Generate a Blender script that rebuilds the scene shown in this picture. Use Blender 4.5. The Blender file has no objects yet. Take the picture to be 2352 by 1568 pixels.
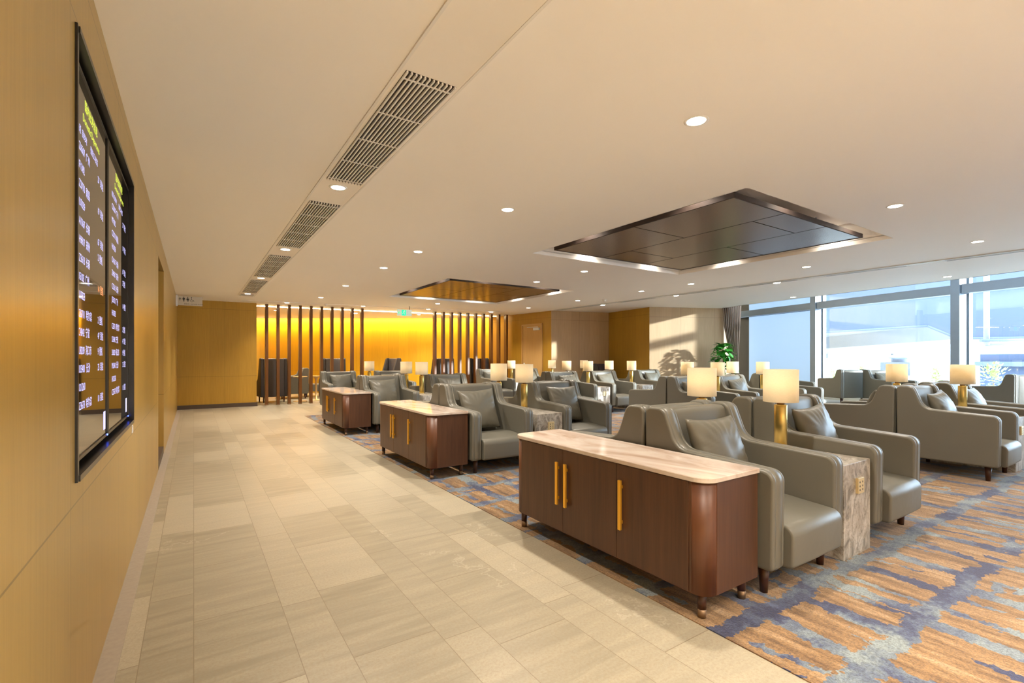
import bpy, bmesh, math, random
from mathutils import Vector, Matrix, noise
random.seed(7)
PI = math.pi
col = bpy.context.scene.collection
H = 2.85
# ------------------------------------------------------------------ helpers
def link(name, me, parent=None, m=None):
    o = bpy.data.objects.new(name, me); col.objects.link(o)
    if parent: o.parent = parent
    if m is not None and me is not None and not me.materials: me.materials.append(m)
    return o
def empty(name, loc=(0, 0, 0), rz=0):
    o = bpy.data.objects.new(name, None); col.objects.link(o)
    o.location = loc; o.rotation_euler = (0, 0, rz); o.empty_display_size = .1
    return o
def tag(o, label=None, cat=None, group=None, kind=None):
    if label: o['label'] = label
    if cat: o['category'] = cat
    if group: o['group'] = group
    if kind: o['kind'] = kind
    return o
def copy_tree(o, parent=None):
    c = o.copy(); col.objects.link(c); c.parent = parent
    for ch in [x for x in bpy.data.objects if x.parent == o]:
        copy_tree(ch, c)
    return c
class MB:
    def __init__(s): s.v = []; s.f = []; s.sm = []
    def add(s, vs, fs, smooth=False):
        n = len(s.v); s.v += [tuple(p) for p in vs]
        for f in fs: s.f.append(tuple(i + n for i in f)); s.sm.append(smooth)
        return s
    def box(s, a, b):
        x0, y0, z0 = a; x1, y1, z1 = b
        return s.add([(x0,y0,z0),(x1,y0,z0),(x1,y1,z0),(x0,y1,z0),(x0,y0,z1),(x1,y0,z1),(x1,y1,z1),(x0,y1,z1)],
                     [(0,3,2,1),(4,5,6,7),(0,1,5,4),(1,2,6,5),(2,3,7,6),(3,0,4,7)])
    def rings(s, rings, cap=True, smooth=True):
        n = len(rings[0]); vs = [p for r in rings for p in r]; fs = []
        for k in range(len(rings) - 1):
            for i in range(n):
                j = (i + 1) % n
                fs.append((k*n+i, k*n+j, (k+1)*n+j, (k+1)*n+i))
        b = len(s.v); s.add(vs, fs, smooth)
        if cap:
            s.f.append(tuple(b + i for i in range(n))[::-1]); s.sm.append(False)
            s.f.append(tuple(b + (len(rings)-1)*n + i for i in range(n))); s.sm.append(False)
        return s
    def lathe(s, prof, c=(0, 0, 0), seg=24, cap=True):
        R = [[(c[0]+r*math.cos(2*PI*i/seg), c[1]+r*math.sin(2*PI*i/seg), c[2]+z) for i in range(seg)] for r, z in prof]
        return s.rings(R, cap)
    def tube(s, pts, r, seg=8):
        R = []
        for k, p in enumerate(pts):
            p = Vector(p); a = Vector(pts[max(k-1, 0)]); b = Vector(pts[min(k+1, len(pts)-1)])
            d = (b - a).normalized(); u = d.cross(Vector((0, 0, 1)))
            if u.length < 1e-3: u = d.cross(Vector((1, 0, 0)))
            u.normalize(); w = d.cross(u); rr = r[k] if isinstance(r, (list, tuple)) else r
            R.append([tuple(p + u*rr*math.cos(2*PI*i/seg) + w*rr*math.sin(2*PI*i/seg)) for i in range(seg)])
        return s.rings(R)
    def prism(s, poly, z0, z1, smooth=False):
        return s.rings([[(x, y, z0) for x, y in poly], [(x, y, z1) for x, y in poly]], True, smooth)
    def build(s, name, m, parent=None, bevel=0, seg=2, fix=True):
        me = bpy.data.meshes.new(name); me.from_pydata(s.v, [], s.f)
        if fix:
            bm = bmesh.new(); bm.from_mesh(me); bmesh.ops.recalc_face_normals(bm, faces=bm.faces); bm.to_mesh(me); bm.free()
        for p, sm in zip(me.polygons, s.sm): p.use_smooth = sm
        o = link(name, me, parent, m)
        if bevel:
            b = o.modifiers.new('b', 'BEVEL'); b.width = bevel; b.segments = seg; b.limit_method = 'ANGLE'; b.angle_limit = .6
        return o
def fillet(pts, n=6):
    """pts: (x, y, r) -> rounded closed polyline"""
    out = []; N = len(pts)
    for i in range(N):
        p = Vector(pts[i][:2]); r = pts[i][2]; a = Vector(pts[i-1][:2]); b = Vector(pts[(i+1) % N][:2])
        if r <= 0: out.append(tuple(p)); continue
        u = (a - p).normalized(); w = (b - p).normalized(); ang = u.angle(w)
        t = min(r / math.tan(ang/2), (a-p).length*.49, (b-p).length*.49); rr = t * math.tan(ang/2)
        c = p + (u + w).normalized() * (rr / math.sin(ang/2)); s0 = p + u*t; s1 = p + w*t
        a0 = math.atan2(*(s0-c).yx); a1 = math.atan2(*(s1-c).yx); d = (a1 - a0 + PI) % (2*PI) - PI
        for k in range(n + 1):
            an = a0 + d*k/n; out.append((c.x + rr*math.cos(an), c.y + rr*math.sin(an)))
    return out
def inset(poly, d):
    N = len(poly); A = sum(poly[i-1][0]*poly[i][1] - poly[i][0]*poly[i-1][1] for i in range(N)); sg = 1 if A > 0 else -1
    out = []
    for i in range(N):
        a = Vector(poly[i-1]); b = Vector(poly[(i+1) % N]); t = (b - a)
        if t.length < 1e-9: out.append(poly[i]); continue
        t.normalize(); n = Vector((-t.y, t.x)) * sg
        out.append((poly[i][0] + n.x*d, poly[i][1] + n.y*d))
    return out
def pad(mb, poly, x0, x1, r=.017, groove=True):
    """upholstered slab: profile poly in (y,z), extruded from x0 to x1 with soft edges and a stitched seam groove"""
    L = [(0, r), (r*.12, r*.5), (r*.4, r*.18), (r, 0)]
    if groove: L += [(r+.010, 0), (r+.011, .002), (r+.013, .002), (r+.014, 0)]
    w = x1 - x0
    st = [(x0 + a, i) for a, i in L] + [(x0 + w/2, -.003)] + [(x1 - a, i) for a, i in L[::-1]]
    R = []
    for x, i in st:
        q = inset(poly, i) if i else poly
        R.append([(x, y, z) for y, z in q])
    return mb.rings(R)
# ------------------------------------------------------------------ materials
class NT:
    def __init__(s, name):
        s.m = bpy.data.materials.new(name); s.m.use_nodes = True; s.t = s.m.node_tree; s.t.nodes.clear()
        s.out = s.t.nodes.new('ShaderNodeOutputMaterial'); s.b = s.n('ShaderNodeBsdfPrincipled'); s.l(s.b.outputs[0], s.out.inputs[0])
    def n(s, ty, **k):
        o = s.t.nodes.new(ty)
        for a, v in k.items():
            if a[0] == '_': o.inputs[a[1:].replace('_', ' ')].default_value = v
            else: setattr(o, a, v)
        return o
    def l(s, a, b): s.t.links.new(a, b)
    def math(s, op, a, b=None, c=None):
        o = s.n('ShaderNodeMath', operation=op)
        for i, v in enumerate((a, b, c)):
            if v is None: continue
            if hasattr(v, 'links') or hasattr(v, 'is_linked'): s.l(v, o.inputs[i])
            else: o.inputs[i].default_value = v
        return o.outputs[0]
    def mix(s, f, a, b, bt='MIX'):
        o = s.n('ShaderNodeMix', data_type='RGBA', blend_type=bt)
        for i, v in ((0, f), (6, a), (7, b)):
            if hasattr(v, 'is_linked'): s.l(v, o.inputs[i])
            elif i == 0: o.inputs[0].default_value = v
            else: o.inputs[i].default_value = (*v, 1)
        return o.outputs[2]
    def coords(s, kind='Object', scale=(1, 1, 1), rot=(0, 0, 0), loc=(0, 0, 0)):
        tc = s.n('ShaderNodeTexCoord'); mp = s.n('ShaderNodeMapping'); s.l(tc.outputs[kind], mp.inputs[0])
        mp.inputs['Scale'].default_value = scale; mp.inputs['Rotation'].default_value = rot; mp.inputs['Location'].default_value = loc
        return mp.outputs[0]
    def noise(s, vec, scale=5, detail=3, rough=.5, dist=0):
        o = s.n('ShaderNodeTexNoise'); s.l(vec, o.inputs['Vector'])
        o.inputs['Scale'].default_value = scale; o.inputs['Detail'].default_value = detail; o.inputs['Roughness'].default_value = rough; o.inputs['Distortion'].default_value = dist
        return o
    def ramp(s, f, stops):
        o = s.n('ShaderNodeValToRGB'); s.l(f, o.inputs[0]); e = o.color_ramp.elements
        while len(e) < len(stops): e.new(.5)
        for x, (p, c) in zip(e, stops): x.position = p; x.color = (*c, 1)
        return o.outputs[0]
    def bump(s, h, st=.2, d=.01):
        o = s.n('ShaderNodeBump'); o.inputs['Strength'].default_value = st; o.inputs['Distance'].default_value = d
        s.l(h, o.inputs['Height']); s.l(o.outputs[0], s.b.inputs['Normal'])
    def set(s, **k):
        for a, v in k.items():
            i = s.b.inputs[a.replace('_', ' ')]
            if hasattr(v, 'is_linked'): s.l(v, i)
            elif isinstance(v, tuple): i.default_value = (*v, 1)
            else: i.default_value = v
        return s
def plain(name, c, rough=.5, metal=0, emit=None, es=0, var=.06, scale=6, **k):
    t = NT(name); v = t.noise(t.coords(), scale, 3)
    cc = t.mix(v.outputs[0], tuple(x*(1-var) for x in c), tuple(min(1, x*(1+var)) for x in c))
    t.set(Base_Color=cc, Roughness=rough, Metallic=metal, **k)
    if emit: t.set(Emission_Color=emit, Emission_Strength=es)
    return t.m
def leather(name, c, rough=.42):
    t = NT(name); co = t.coords()
    v = t.noise(co, 3, 2)
    t.set(Base_Color=t.mix(v.outputs[0], tuple(x*.93 for x in c), tuple(x*1.06 for x in c)), Roughness=rough, Specular_IOR_Level=.5)
    f = t.noise(co, 260, 2); g = t.noise(co, 7, 2)
    t.bump(t.math('ADD', t.math('MULTIPLY', f.outputs[0], .12), g.outputs[0]), .25, .01)
    return t.m
def wood(name, a, b, sc=(40, 40, 1.6), rough=.35, joints=None, spec=.5, coat=0, varw=.35):
    """veneer with vertical grain; joints=(z list, spacing along X)"""
    t = NT(name); co = t.coords('Object', sc); n1 = t.noise(co, 1, 5, .6)
    co2 = t.coords('Object', (sc[0]*5, sc[1]*5, sc[2]*2)); n2 = t.noise(co2, 1, 2, .6)
    f = t.math('ADD', t.math('MULTIPLY', n1.outputs[0], .65), t.math('MULTIPLY', n2.outputs[0], .35))
    c = t.ramp(f, [(.32, a), (.68, b)])
    sep = t.n('ShaderNodeSeparateXYZ'); t.l(t.coords(), sep.inputs[0])
    if varw:
        wn = t.n('ShaderNodeTexWhiteNoise', noise_dimensions='1D'); t.l(t.math('FLOOR', t.math('DIVIDE', sep.outputs[0], varw)), wn.inputs['W'])
        c = t.mix(t.math('MULTIPLY', wn.outputs[0], .16), c, tuple(x*.45 for x in a))
    if joints:
        zs, sp, off = joints; line = None
        for z in zs:
            l = t.math('LESS_THAN', t.math('ABSOLUTE', t.math('SUBTRACT', sep.outputs[2], z)), .0035)
            line = l if line is None else t.math('MAXIMUM', line, l)
        fx = t.math('PINGPONG', t.math('ADD', sep.outputs[0], off), sp/2)
        line = t.math('MAXIMUM', line, t.math('LESS_THAN', fx, .0028))
        c = t.mix(t.math('MULTIPLY', line, .6), c, tuple(x*.25 for x in a))
    t.set(Base_Color=c, Roughness=rough, Specular_IOR_Level=spec, Coat_Weight=coat)
    t.bump(f, .03, .005)
    return t.m
M = {}
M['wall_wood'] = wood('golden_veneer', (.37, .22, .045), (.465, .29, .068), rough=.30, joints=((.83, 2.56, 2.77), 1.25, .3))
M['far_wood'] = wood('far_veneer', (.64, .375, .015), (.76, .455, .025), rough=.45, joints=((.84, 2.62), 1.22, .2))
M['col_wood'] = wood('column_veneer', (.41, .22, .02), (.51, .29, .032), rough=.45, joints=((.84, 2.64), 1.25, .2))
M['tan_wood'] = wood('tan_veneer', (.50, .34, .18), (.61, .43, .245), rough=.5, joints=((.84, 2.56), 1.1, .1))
M['door_wood'] = wood('door_veneer', (.56, .34, .12), (.66, .42, .16), rough=.4)
M['walnut'] = wood('walnut', (.052, .021, .010), (.10, .042, .019), sc=(18, 18, 1.3), rough=.42, varw=0)
M['walnut_edge'] = wood('walnut_corner', (.085, .03, .013), (.135, .05, .021), sc=(18, 18, 1.3), rough=.42, varw=0)
M['slab_wood'] = None
M['post_wood'] = wood('post_wood', (.105, .036, .006), (.17, .062, .010), rough=.35, varw=0)
M['post_dark'] = plain('panel_edge_wood', (.035, .02, .014), .75)
M['leg_wood'] = plain('dark_leg_wood', (.055, .02, .012), .35)
M['light_wood'] = plain('pale_wood', (.62, .42, .18), .4)
M['leather'] = leather('taupe_leather', (.14, .134, .108))
M['leather2'] = leather('cushion_leather', (.132, .125, .097), .4)
M['hb_leather'] = leather('dark_grey_fabric', (.028, .025, .026), .6)
M['hb_leather2'] = leather('mid_grey_fabric', (.06, .053, .057), .6)
M['brass'] = plain('brushed_brass', (.70, .52, .17), .36, 1.0, var=.08, scale=30)
M['gold'] = plain('gold_handle', (.95, .52, .06), .32, .75)
M['bronze'] = plain('bronze', (.26, .17, .10), .5, .8)
M['plate'] = plain('socket_plate', (.78, .64, .36), .35, .55)
M['white'] = plain('white_paint', (.82, .80, .77), .55)
M['ceil'] = plain('ceiling_paint', (.93, .90, .86), .62, var=.02, scale=.7)
M['ceil2'] = plain('panel_paint', (.90, .86, .80), .4, var=.02)
M['dark'] = plain('dark_void', (.03, .022, .018), .6)
M['black'] = plain('black_frame', (.012, .011, .011), .28)
M['grey_metal'] = plain('grey_metal', (.25, .31, .39), .42, .2)
M['pale_metal'] = plain('pale_metal', (.72, .77, .80), .4, .1)
M['base_dark'] = plain('dark_skirting', (.075, .05, .035), .5)
M['border'] = plain('grey_border_stone', (.33, .28, .22), .5, scale=40, var=.15)
M['curtain'] = plain('curtain_cloth', (.30, .235, .20), .85, scale=40, var=.1)
M['leaf'] = plain('leaf_green', (.05, .30, .035), .35, var=.6, scale=9)
M['leaf_lite'] = plain('shrub_green', (.30, .45, .12), .5, var=.5, scale=9)
M['stem'] = plain('stem_brown', (.16, .10, .05), .7)
M['pot'] = plain('pot_white', (.7, .68, .64), .3)
M['ext_blue'] = plain('outside_blue_panel', (.058, .072, .118), .35, var=.05, scale=.4)
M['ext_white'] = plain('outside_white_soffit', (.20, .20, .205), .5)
M['ext_grey'] = plain('outside_grey', (.10, .115, .14), .6)
M['ground'] = plain('apron_concrete', (.72, .72, .70), .8)
M['sign_metal'] = plain('brushed_sign', (.60, .54, .44), .4, .2)
M['ink'] = plain('sign_ink', (.03, .03, .03), .6)
M['lamp_on'] = plain('lamp_glow', (1, .95, .85), .5, emit=(1, .90, .74), es=14)
M['led'] = plain('led_glow', (1, .9, .7), .5, emit=(1, .80, .42), es=9)
M['exit_green'] = plain('exit_green', (.02, .75, .35), .5, emit=(.0, .9, .42), es=.28)
M['exit_white'] = plain('exit_white', (.8, .85, .8), .5, emit=(.75, 1, .85), es=.08)
M['txt_v'] = plain('text_violet', (.3, .3, .5), .5, emit=(.52, .50, .95), es=.42)
M['txt_y'] = plain('text_lime', (.4, .45, .1), .5, emit=(.62, .75, .06), es=.42)
M['txt_o'] = plain('text_orange', (.6, .25, .1), .5, emit=(.9, .32, .12), es=.42)
M['led_blue'] = plain('blue_led', (.05, .1, .9), .5, emit=(.05, .1, 1), es=5)
# screen glass
t = NT('display_glass'); t.set(Base_Color=(.006, .006, .007), Roughness=.03, Specular_IOR_Level=1.0, IOR=1.9); M['display'] = t.m
# lamp shade: thin cloth
t = NT('shade_cloth'); co = t.coords('Object', (1, 1, 1)); nn = t.noise(t.coords('Object', (60, 60, 260)), 1, 2)
cc = t.mix(nn.outputs[0], (.80, .70, .50), (.90, .81, .61))
t.set(Base_Color=cc, Roughness=.8); tr = t.n('ShaderNodeBsdfTranslucent'); t.l(cc, tr.inputs[0])
mx = t.n('ShaderNodeMixShader', _0=None) if False else t.n('ShaderNodeMixShader'); mx.inputs[0].default_value = .4
t.l(t.b.outputs[0], mx.inputs[1]); t.l(tr.outputs[0], mx.inputs[2]); t.l(mx.outputs[0], t.out.inputs[0]); M['shade'] = t.m
# roller blind
t = NT('blind_mesh'); t.set(Base_Color=(.50, .56, .62), Roughness=.8); tr = t.n('ShaderNodeBsdfTranslucent'); tr.inputs[0].default_value = (.55, .63, .71, 1)
mx = t.n('ShaderNodeMixShader'); mx.inputs[0].default_value = .5
t.l(t.b.outputs[0], mx.inputs[1]); t.l(tr.outputs[0], mx.inputs[2]); t.l(mx.outputs[0], t.out.inputs[0]); M['blind'] = t.m
# window glass: thin pane, clear with a fresnel reflection
t = NT('window_glass'); tp = t.n('ShaderNodeBsdfTransparent'); tp.inputs[0].default_value = (.90, .95, .98, 1)
gl = t.n('ShaderNodeBsdfGlossy'); gl.inputs['Roughness'].default_value = .01; fr = t.n('ShaderNodeFresnel'); fr.inputs[0].default_value = 1.5
mx = t.n('ShaderNodeMixShader'); t.l(fr.outputs[0], mx.inputs[0]); t.l(tp.outputs[0], mx.inputs[1]); t.l(gl.outputs[0], mx.inputs[2]); t.l(mx.outputs[0], t.out.inputs[0])
t.t.nodes.remove(t.b); M['glass'] = t.m
# marble top
t = NT('marble_top'); co = t.coords('Object', (1, .35, 1), (0, 0, .5)); n = t.noise(co, 3.2, 8, .62, 1.2)
c = t.ramp(n.outputs[0], [(.36, (.42, .31, .24)), (.46, (.56, .46, .39)), (.54, (.62, .54, .47)), (.7, (.68, .62, .57))])
t.set(Base_Color=c, Roughness=.12); M['marble'] = t.m
# stone pedestal
t = NT('travertine'); co = t.coords('Object', (1, 1, .55), (.6, .5, 0)); n = t.noise(co, 9, 9, .7, 1.6); n2 = t.noise(t.coords(), 45, 4, .6)
c = t.ramp(n.outputs[0], [(.38, (.16, .145, .12)), (.47, (.32, .29, .245)), (.55, (.44, .41, .36)), (.66, (.58, .55, .50))])
c = t.mix(t.math('MULTIPLY', t.math('LESS_THAN', n2.outputs[0], .40), .5), c, (.22, .16, .11))
t.set(Base_Color=c, Roughness=.35); t.bump(n2.outputs[0], .1, .004); M['stone'] = t.m
# floor tiles
t = NT('limestone_tiles')
br = t.n('ShaderNodeTexBrick', offset=.37, offset_frequency=3, squash=.62, squash_frequency=2)
sp0 = t.n('ShaderNodeSeparateXYZ'); t.l(t.coords(), sp0.inputs[0]); cb = t.n('ShaderNodeCombineXYZ')
t.l(t.math('ADD', sp0.outputs[1], 60.3), cb.inputs[0]); X_ = t.math('ADD', sp0.outputs[0], 42.0); K_ = t.math('FLOOR', t.math('DIVIDE', X_, .6)); F_ = t.math('SUBTRACT', X_, t.math('MULTIPLY', K_, .6))
t.l(t.math('ADD', t.math('MULTIPLY', K_, .8), t.math('ADD', t.math('MINIMUM', F_, .4), t.math('MULTIPLY', t.math('MAXIMUM', t.math('SUBTRACT', F_, .4), 0), 2))), cb.inputs[1])
t.l(cb.outputs[0], br.inputs['Vector'])
for k, v in (('Scale', 1), ('Brick Width', 1.2), ('Row Height', .40), ('Mortar Size', .0024), ('Mortar Smooth', 0), ('Bias', 0)): br.inputs[k].default_value = v
br.inputs['Color1'].default_value = (0, 0, 0, 1); br.inputs['Color2'].default_value = (1, 1, 1, 1); br.inputs['Mortar'].default_value = (.5, .5, .5, 1)
sv = t.n('ShaderNodeVectorMath', operation='MULTIPLY_ADD'); t.l(br.outputs['Color'], sv.inputs[0]); sv.inputs[1].default_value = (37, 53, 0); t.l(t.coords('Object', (1.6, 13, 1), (0, 0, .05)), sv.inputs[2])
st = t.noise(sv.outputs[0], 1, 5, .6, .5); st2 = t.noise(t.coords(), 75, 4, .75)
c = t.mix(br.outputs['Color'], (.235, .21, .15), (.39, .35, .26))
c = t.mix(t.ramp(st.outputs[0], [(.36, (0, 0, 0)), (.68, (.5, .5, .5))]), c, (.46, .405, .29))
c = t.mix(t.ramp(st2.outputs[0], [(.36, (.45, .45, .45)), (.58, (0, 0, 0))]), c, (.25, .19, .12))
vn = t.n('ShaderNodeTexVoronoi', feature='DISTANCE_TO_EDGE'); wv = t.noise(t.coords(), 2.2, 5, .7, 0)
wmx = t.n('ShaderNodeMix', data_type='VECTOR'); wmx.inputs[0].default_value = .35; t.l(t.coords('Object', (.55, .35, 1)), wmx.inputs[4]); t.l(wv.outputs['Color'], wmx.inputs[5]); t.l(wmx.outputs[1], vn.inputs['Vector']); vn.inputs['Scale'].default_value = 1.6
vm = t.math('MULTIPLY', t.math('LESS_THAN', vn.outputs['Distance'], .006), t.math('GREATER_THAN', t.noise(t.coords(), .9, 2).outputs[0], .55))
c = t.mix(t.math('MULTIPLY', vm, .16), c, (.72, .66, .54))
c = t.mix(t.math('MULTIPLY', br.outputs['Fac'], .7), c, (.17, .13, .08))
t.set(Base_Color=c, Roughness=t.math('MULTIPLY_ADD', st2.outputs[0], .25, .22)); t.bump(st2.outputs[0], .10, .003); M['tile'] = t.m
# carpet
t = NT('patterned_carpet')
base = t.coords('Object'); jag = t.noise(t.coords('Object', (1, 1, 1)), 9, 3, .8); low = t.noise(base, 1.1, 2)
def warp(vec, nz, amt):
    s1 = t.n('ShaderNodeVectorMath', operation='SUBTRACT'); t.l(nz.outputs['Color'], s1.inputs[0]); s1.inputs[1].default_value = (.5, .5, .5)
    s2 = t.n('ShaderNodeVectorMath', operation='SCALE'); t.l(s1.outputs[0], s2.inputs[0]); s2.inputs['Scale'].default_value = amt
    s3 = t.n('ShaderNodeVectorMath', operation='ADD'); t.l(vec, s3.inputs[0]); t.l(s2.outputs[0], s3.inputs[1]); return s3.outputs[0]
w1 = warp(warp(base, low, .22), jag, .15)
def net(vec, bw, rh, ms, sq=1, rot=0, loc=(0, 0, 0)):
    mp = t.n('ShaderNodeMapping'); t.l(vec, mp.inputs[0]); mp.inputs['Rotation'].default_value = (0, 0, rot); mp.inputs['Location'].default_value = loc
    b = t.n('ShaderNodeTexBrick', offset=.43, offset_frequency=2, squash=sq, squash_frequency=3); t.l(mp.outputs[0], b.inputs['Vector'])
    for k, v in (('Scale', 1), ('Brick Width', bw), ('Row Height', rh), ('Mortar Size', ms), ('Mortar Smooth', 0)): b.inputs[k].default_value = v
    b.inputs['Color1'].default_value = (0, 0, 0, 1); b.inputs['Color2'].default_value = (1, 1, 1, 1)
    return b
bA = net(w1, .62, .50, .05, .6, 0, (50.2, 50.12, 0)); bB = net(w1, 1.15, .22, .02, 1.5, PI/2, (40.5, 30.1, 0))
mB = t.math('GREATER_THAN', t.noise(base, 1.7, 2).outputs[0], .47)
keepA = t.math('GREATER_THAN', t.noise(t.coords('Object', (1, 1, 1), (0, 0, 0), (7, 3, 0)), 1.4, 2).outputs[0], .36)
bands = t.math('ADD', bA.outputs['Fac'], 0)
big = t.noise(t.coords('Object', (.55, 1.6, 1), (0, 0, .1)), 1.1, 4, .7); bigm = t.math('GREATER_THAN', big.outputs[0], .66)
m = t.math('MAXIMUM', t.math('MULTIPLY', bands, keepA), t.math('MAXIMUM', t.math('MULTIPLY', bB.outputs['Fac'], mB), bigm))
stk = t.noise(t.coords('Object', (13, 2.4, 1)), 1, 5, .72); stk2 = t.noise(t.coords('Object', (1, 1, 1)), 1.3, 2)
brown = t.ramp(stk.outputs[0], [(.32, (.07, .036, .015)), (.43, (.18, .097, .038)), (.53, (.295, .17, .07)), (.66, (.43, .285, .155))])
brown = t.mix(t.math('MULTIPLY', stk2.outputs[0], .25), brown, (.36, .20, .08))
bl = t.noise(warp(base, jag, .3), 2.6, 3, .6)
blue = t.ramp(bl.outputs[0], [(.38, (.035, .042, .10)), (.46, (.075, .095, .165)), (.53, (.14, .175, .22)), (.64, (.24, .285, .29))])
c = t.mix(m, brown, blue)
pile = t.noise(base, 110, 2, .8); c = t.mix(t.ramp(pile.outputs[0], [(.35, (.5, .5, .5)), (.62, (0, 0, 0))]), c, (.02, .015, .012), 'MIX'); 
c2 = t.mix(.42, c, c)
t.set(Base_Color=c2, Roughness=.95, Specular_IOR_Level=.15, Sheen_Weight=.25); t.bump(pile.outputs[0], .5, .006); M['carpet'] = t.m
# dark ceiling slabs
def slab_mat(name, a, b, rough):
    t = NT(name); co = t.coords('Object', (3, .8, 3), (0, 0, .0)); n1 = t.noise(co, 4, 6, .7, .5)
    c = t.ramp(n1.outputs[0], [(.3, a), (.7, b)])
    sp_ = t.n('ShaderNodeSeparateXYZ'); t.l(t.coords(), sp_.inputs[0]); cb = t.n('ShaderNodeCombineXYZ'); t.l(t.math('ADD', sp_.outputs[1], 10), cb.inputs[0]); t.l(t.math('ADD', sp_.outputs[0], 1.39), cb.inputs[1])
    b_ = t.n('ShaderNodeTexBrick', offset=.5); t.l(cb.outputs[0], b_.inputs['Vector'])
    for k, v in (('Scale', 1), ('Brick Width', 1.8), ('Row Height', .928), ('Mortar Size', .007), ('Mortar Smooth', 0)): b_.inputs[k].default_value = v
    c = t.mix(b_.outputs['Fac'], c, (.01, .006, .004)); ns = t.math('SUBTRACT', 1, b_.outputs['Fac']); t.set(Base_Color=c, Roughness=rough, Coat_Weight=t.math('MULTIPLY', ns, .1), Coat_Roughness=.2, Specular_IOR_Level=t.math('MULTIPLY', ns, .5))
    return t.m
M['slab_wood'] = slab_mat('dark_slab', (.075, .032, .02), (.13, .06, .038), .27)
M['slab_wood2'] = slab_mat('amber_slab', (.10, .055, .02), (.16, .09, .032), .3)
# ------------------------------------------------------------------ setting
def wall(name, p0, p1, z0, z1, m, th=.1, side=1):
    """local X runs from p0 to p1; visible face at local y=0, body behind (side)"""
    d = Vector(p1) - Vector(p0); L = d.length; a = math.atan2(d.y, d.x)
    o = MB().box((0, 0 if side > 0 else -th, z0), (L, th if side > 0 else 0, z1)).build(name, m)
    o.location = (p0[0], p0[1], 0); o.rotation_euler = (0, 0, a); o['kind'] = 'structure'
    return o
fl = MB().box((-1.2, -3.2, -.1), (20.5, 23, 0)).build('floor', M['tile']); tag(fl, kind='structure')
cp = MB(); cp.prism([(2.13, -3.0), (12.6, -3.0), (14.0, 2.0), (15.2, 7.6), (12.4, 8.9), (11.3, 9.7), (11.3, 11.85), (2.13, 11.87)], .0005, .006)
cp = cp.build('carpet', M['carpet']); tag(cp, 'orange brown and slate blue patterned carpet under the seating rows', 'carpet')
XW = -.35
# left wall with the display niche and the doorway niche (one structure, pieces joined in one mesh)
lw = MB()
D0, D1, DZ = 7.1, 8.35, 2.56      # doorway
N0, N1, NZ0, NZ1 = 2.27, 4.17, .905, 2.535  # display niche
def lx(y0, y1, z0, z1, d=.1): lw.box((y0, 0, z0), (y1, d, z1))
lx(-3, N0, 0, H, .25); lx(N0, N1, 0, NZ0, .25); lx(N0, N1, NZ1, H, .25); lw.box((N0, .10, NZ0), (N1, .25, NZ1)); lx(N1, D0, 0, H, .25)
lx(D0, D1, DZ, H, .25); lx(D1, 15.05, 0, H, .25)
lwo = lw.build('wall_left', M['wall_wood']); lwo.location = (XW, 0, 0); lwo.rotation_euler = (0, 0, PI/2); lwo['kind'] = 'structure'
# door in the left wall niche
d1 = empty('door_1', (XW - .13, D0, 0)); tag(d1, kind='structure')
MB().box((-.02, 0, .1), (.03, D1-D0, DZ)).build('door_panel', M['wall_wood'], d1)
MB().box((.03, .02, .95), (.06, .05, 1.15)).build('door_handle', M['bronze'], d1)
b = MB().box((-.14, 7.12, 0), (.05, 8.33, .1)).build('baseboard_left', M['base_dark']); b.location = (XW - .05, 0, 0); tag(b, kind='structure')
b = MB().box((XW, -3, 0), (XW + .075, 15.0, .003)).build('trim_1', M['border']); tag(b, kind='structure')
# column wall at the corridor end
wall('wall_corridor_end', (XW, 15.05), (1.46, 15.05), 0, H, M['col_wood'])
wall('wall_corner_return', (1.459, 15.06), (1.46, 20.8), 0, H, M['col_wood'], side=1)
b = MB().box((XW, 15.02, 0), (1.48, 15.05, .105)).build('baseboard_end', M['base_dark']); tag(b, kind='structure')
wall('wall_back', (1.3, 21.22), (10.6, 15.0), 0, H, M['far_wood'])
# door wall
DW0, DW1 = (9.30, 15.50), (9.60, 12.22)
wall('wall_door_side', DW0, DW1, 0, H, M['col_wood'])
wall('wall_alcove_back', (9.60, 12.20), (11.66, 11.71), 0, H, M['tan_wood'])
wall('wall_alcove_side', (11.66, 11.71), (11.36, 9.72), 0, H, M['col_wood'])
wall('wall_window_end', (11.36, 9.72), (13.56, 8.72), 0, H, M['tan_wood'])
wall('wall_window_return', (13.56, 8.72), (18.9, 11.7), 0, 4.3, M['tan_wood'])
# unseen rear and right-rear of the lounge
wall('wall_rear', (-.5, -3.0), (14.6, -3.0), 0, H, M['white'], side=-1)
# ceiling with recess openings
ce = MB()
xs = [-.6, 4.1, 4.12, 7.17, 7.33, 9.6]; 
def cbox(x0, x1, y0, y1): ce.box((x0, y0, H), (x1, y1, H + .06))
h1 = (4.08, 7.35, 2.40, 5.62); h2 = (4.02, 7.17, 8.30, 11.60)
cbox(-.6, 4.0, -3.1, 22); cbox(4.0, 7.4, -3.1, h1[2]); cbox(4.0, 7.4, h1[3], h2[2]); cbox(4.0, 7.4, h2[3], 20.5)
for h in (h1, h2): cbox(4.0, h[0], h[2], h[3]); cbox(h[1], 7.4, h[2], h[3])
ce.prism([(7.4, -3.1), (11.0, -3.1), (12.03, 2.06), (12.26, 2.91), (13.24, 8.04), (13.62, 8.78), (11.7, 12.1), (9.6, 16.2), (7.4, 18.0)], H, H + .06)
ceo = ce.build('ceiling', M['ceil'], fix=True); tag(ceo, kind='structure')
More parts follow.
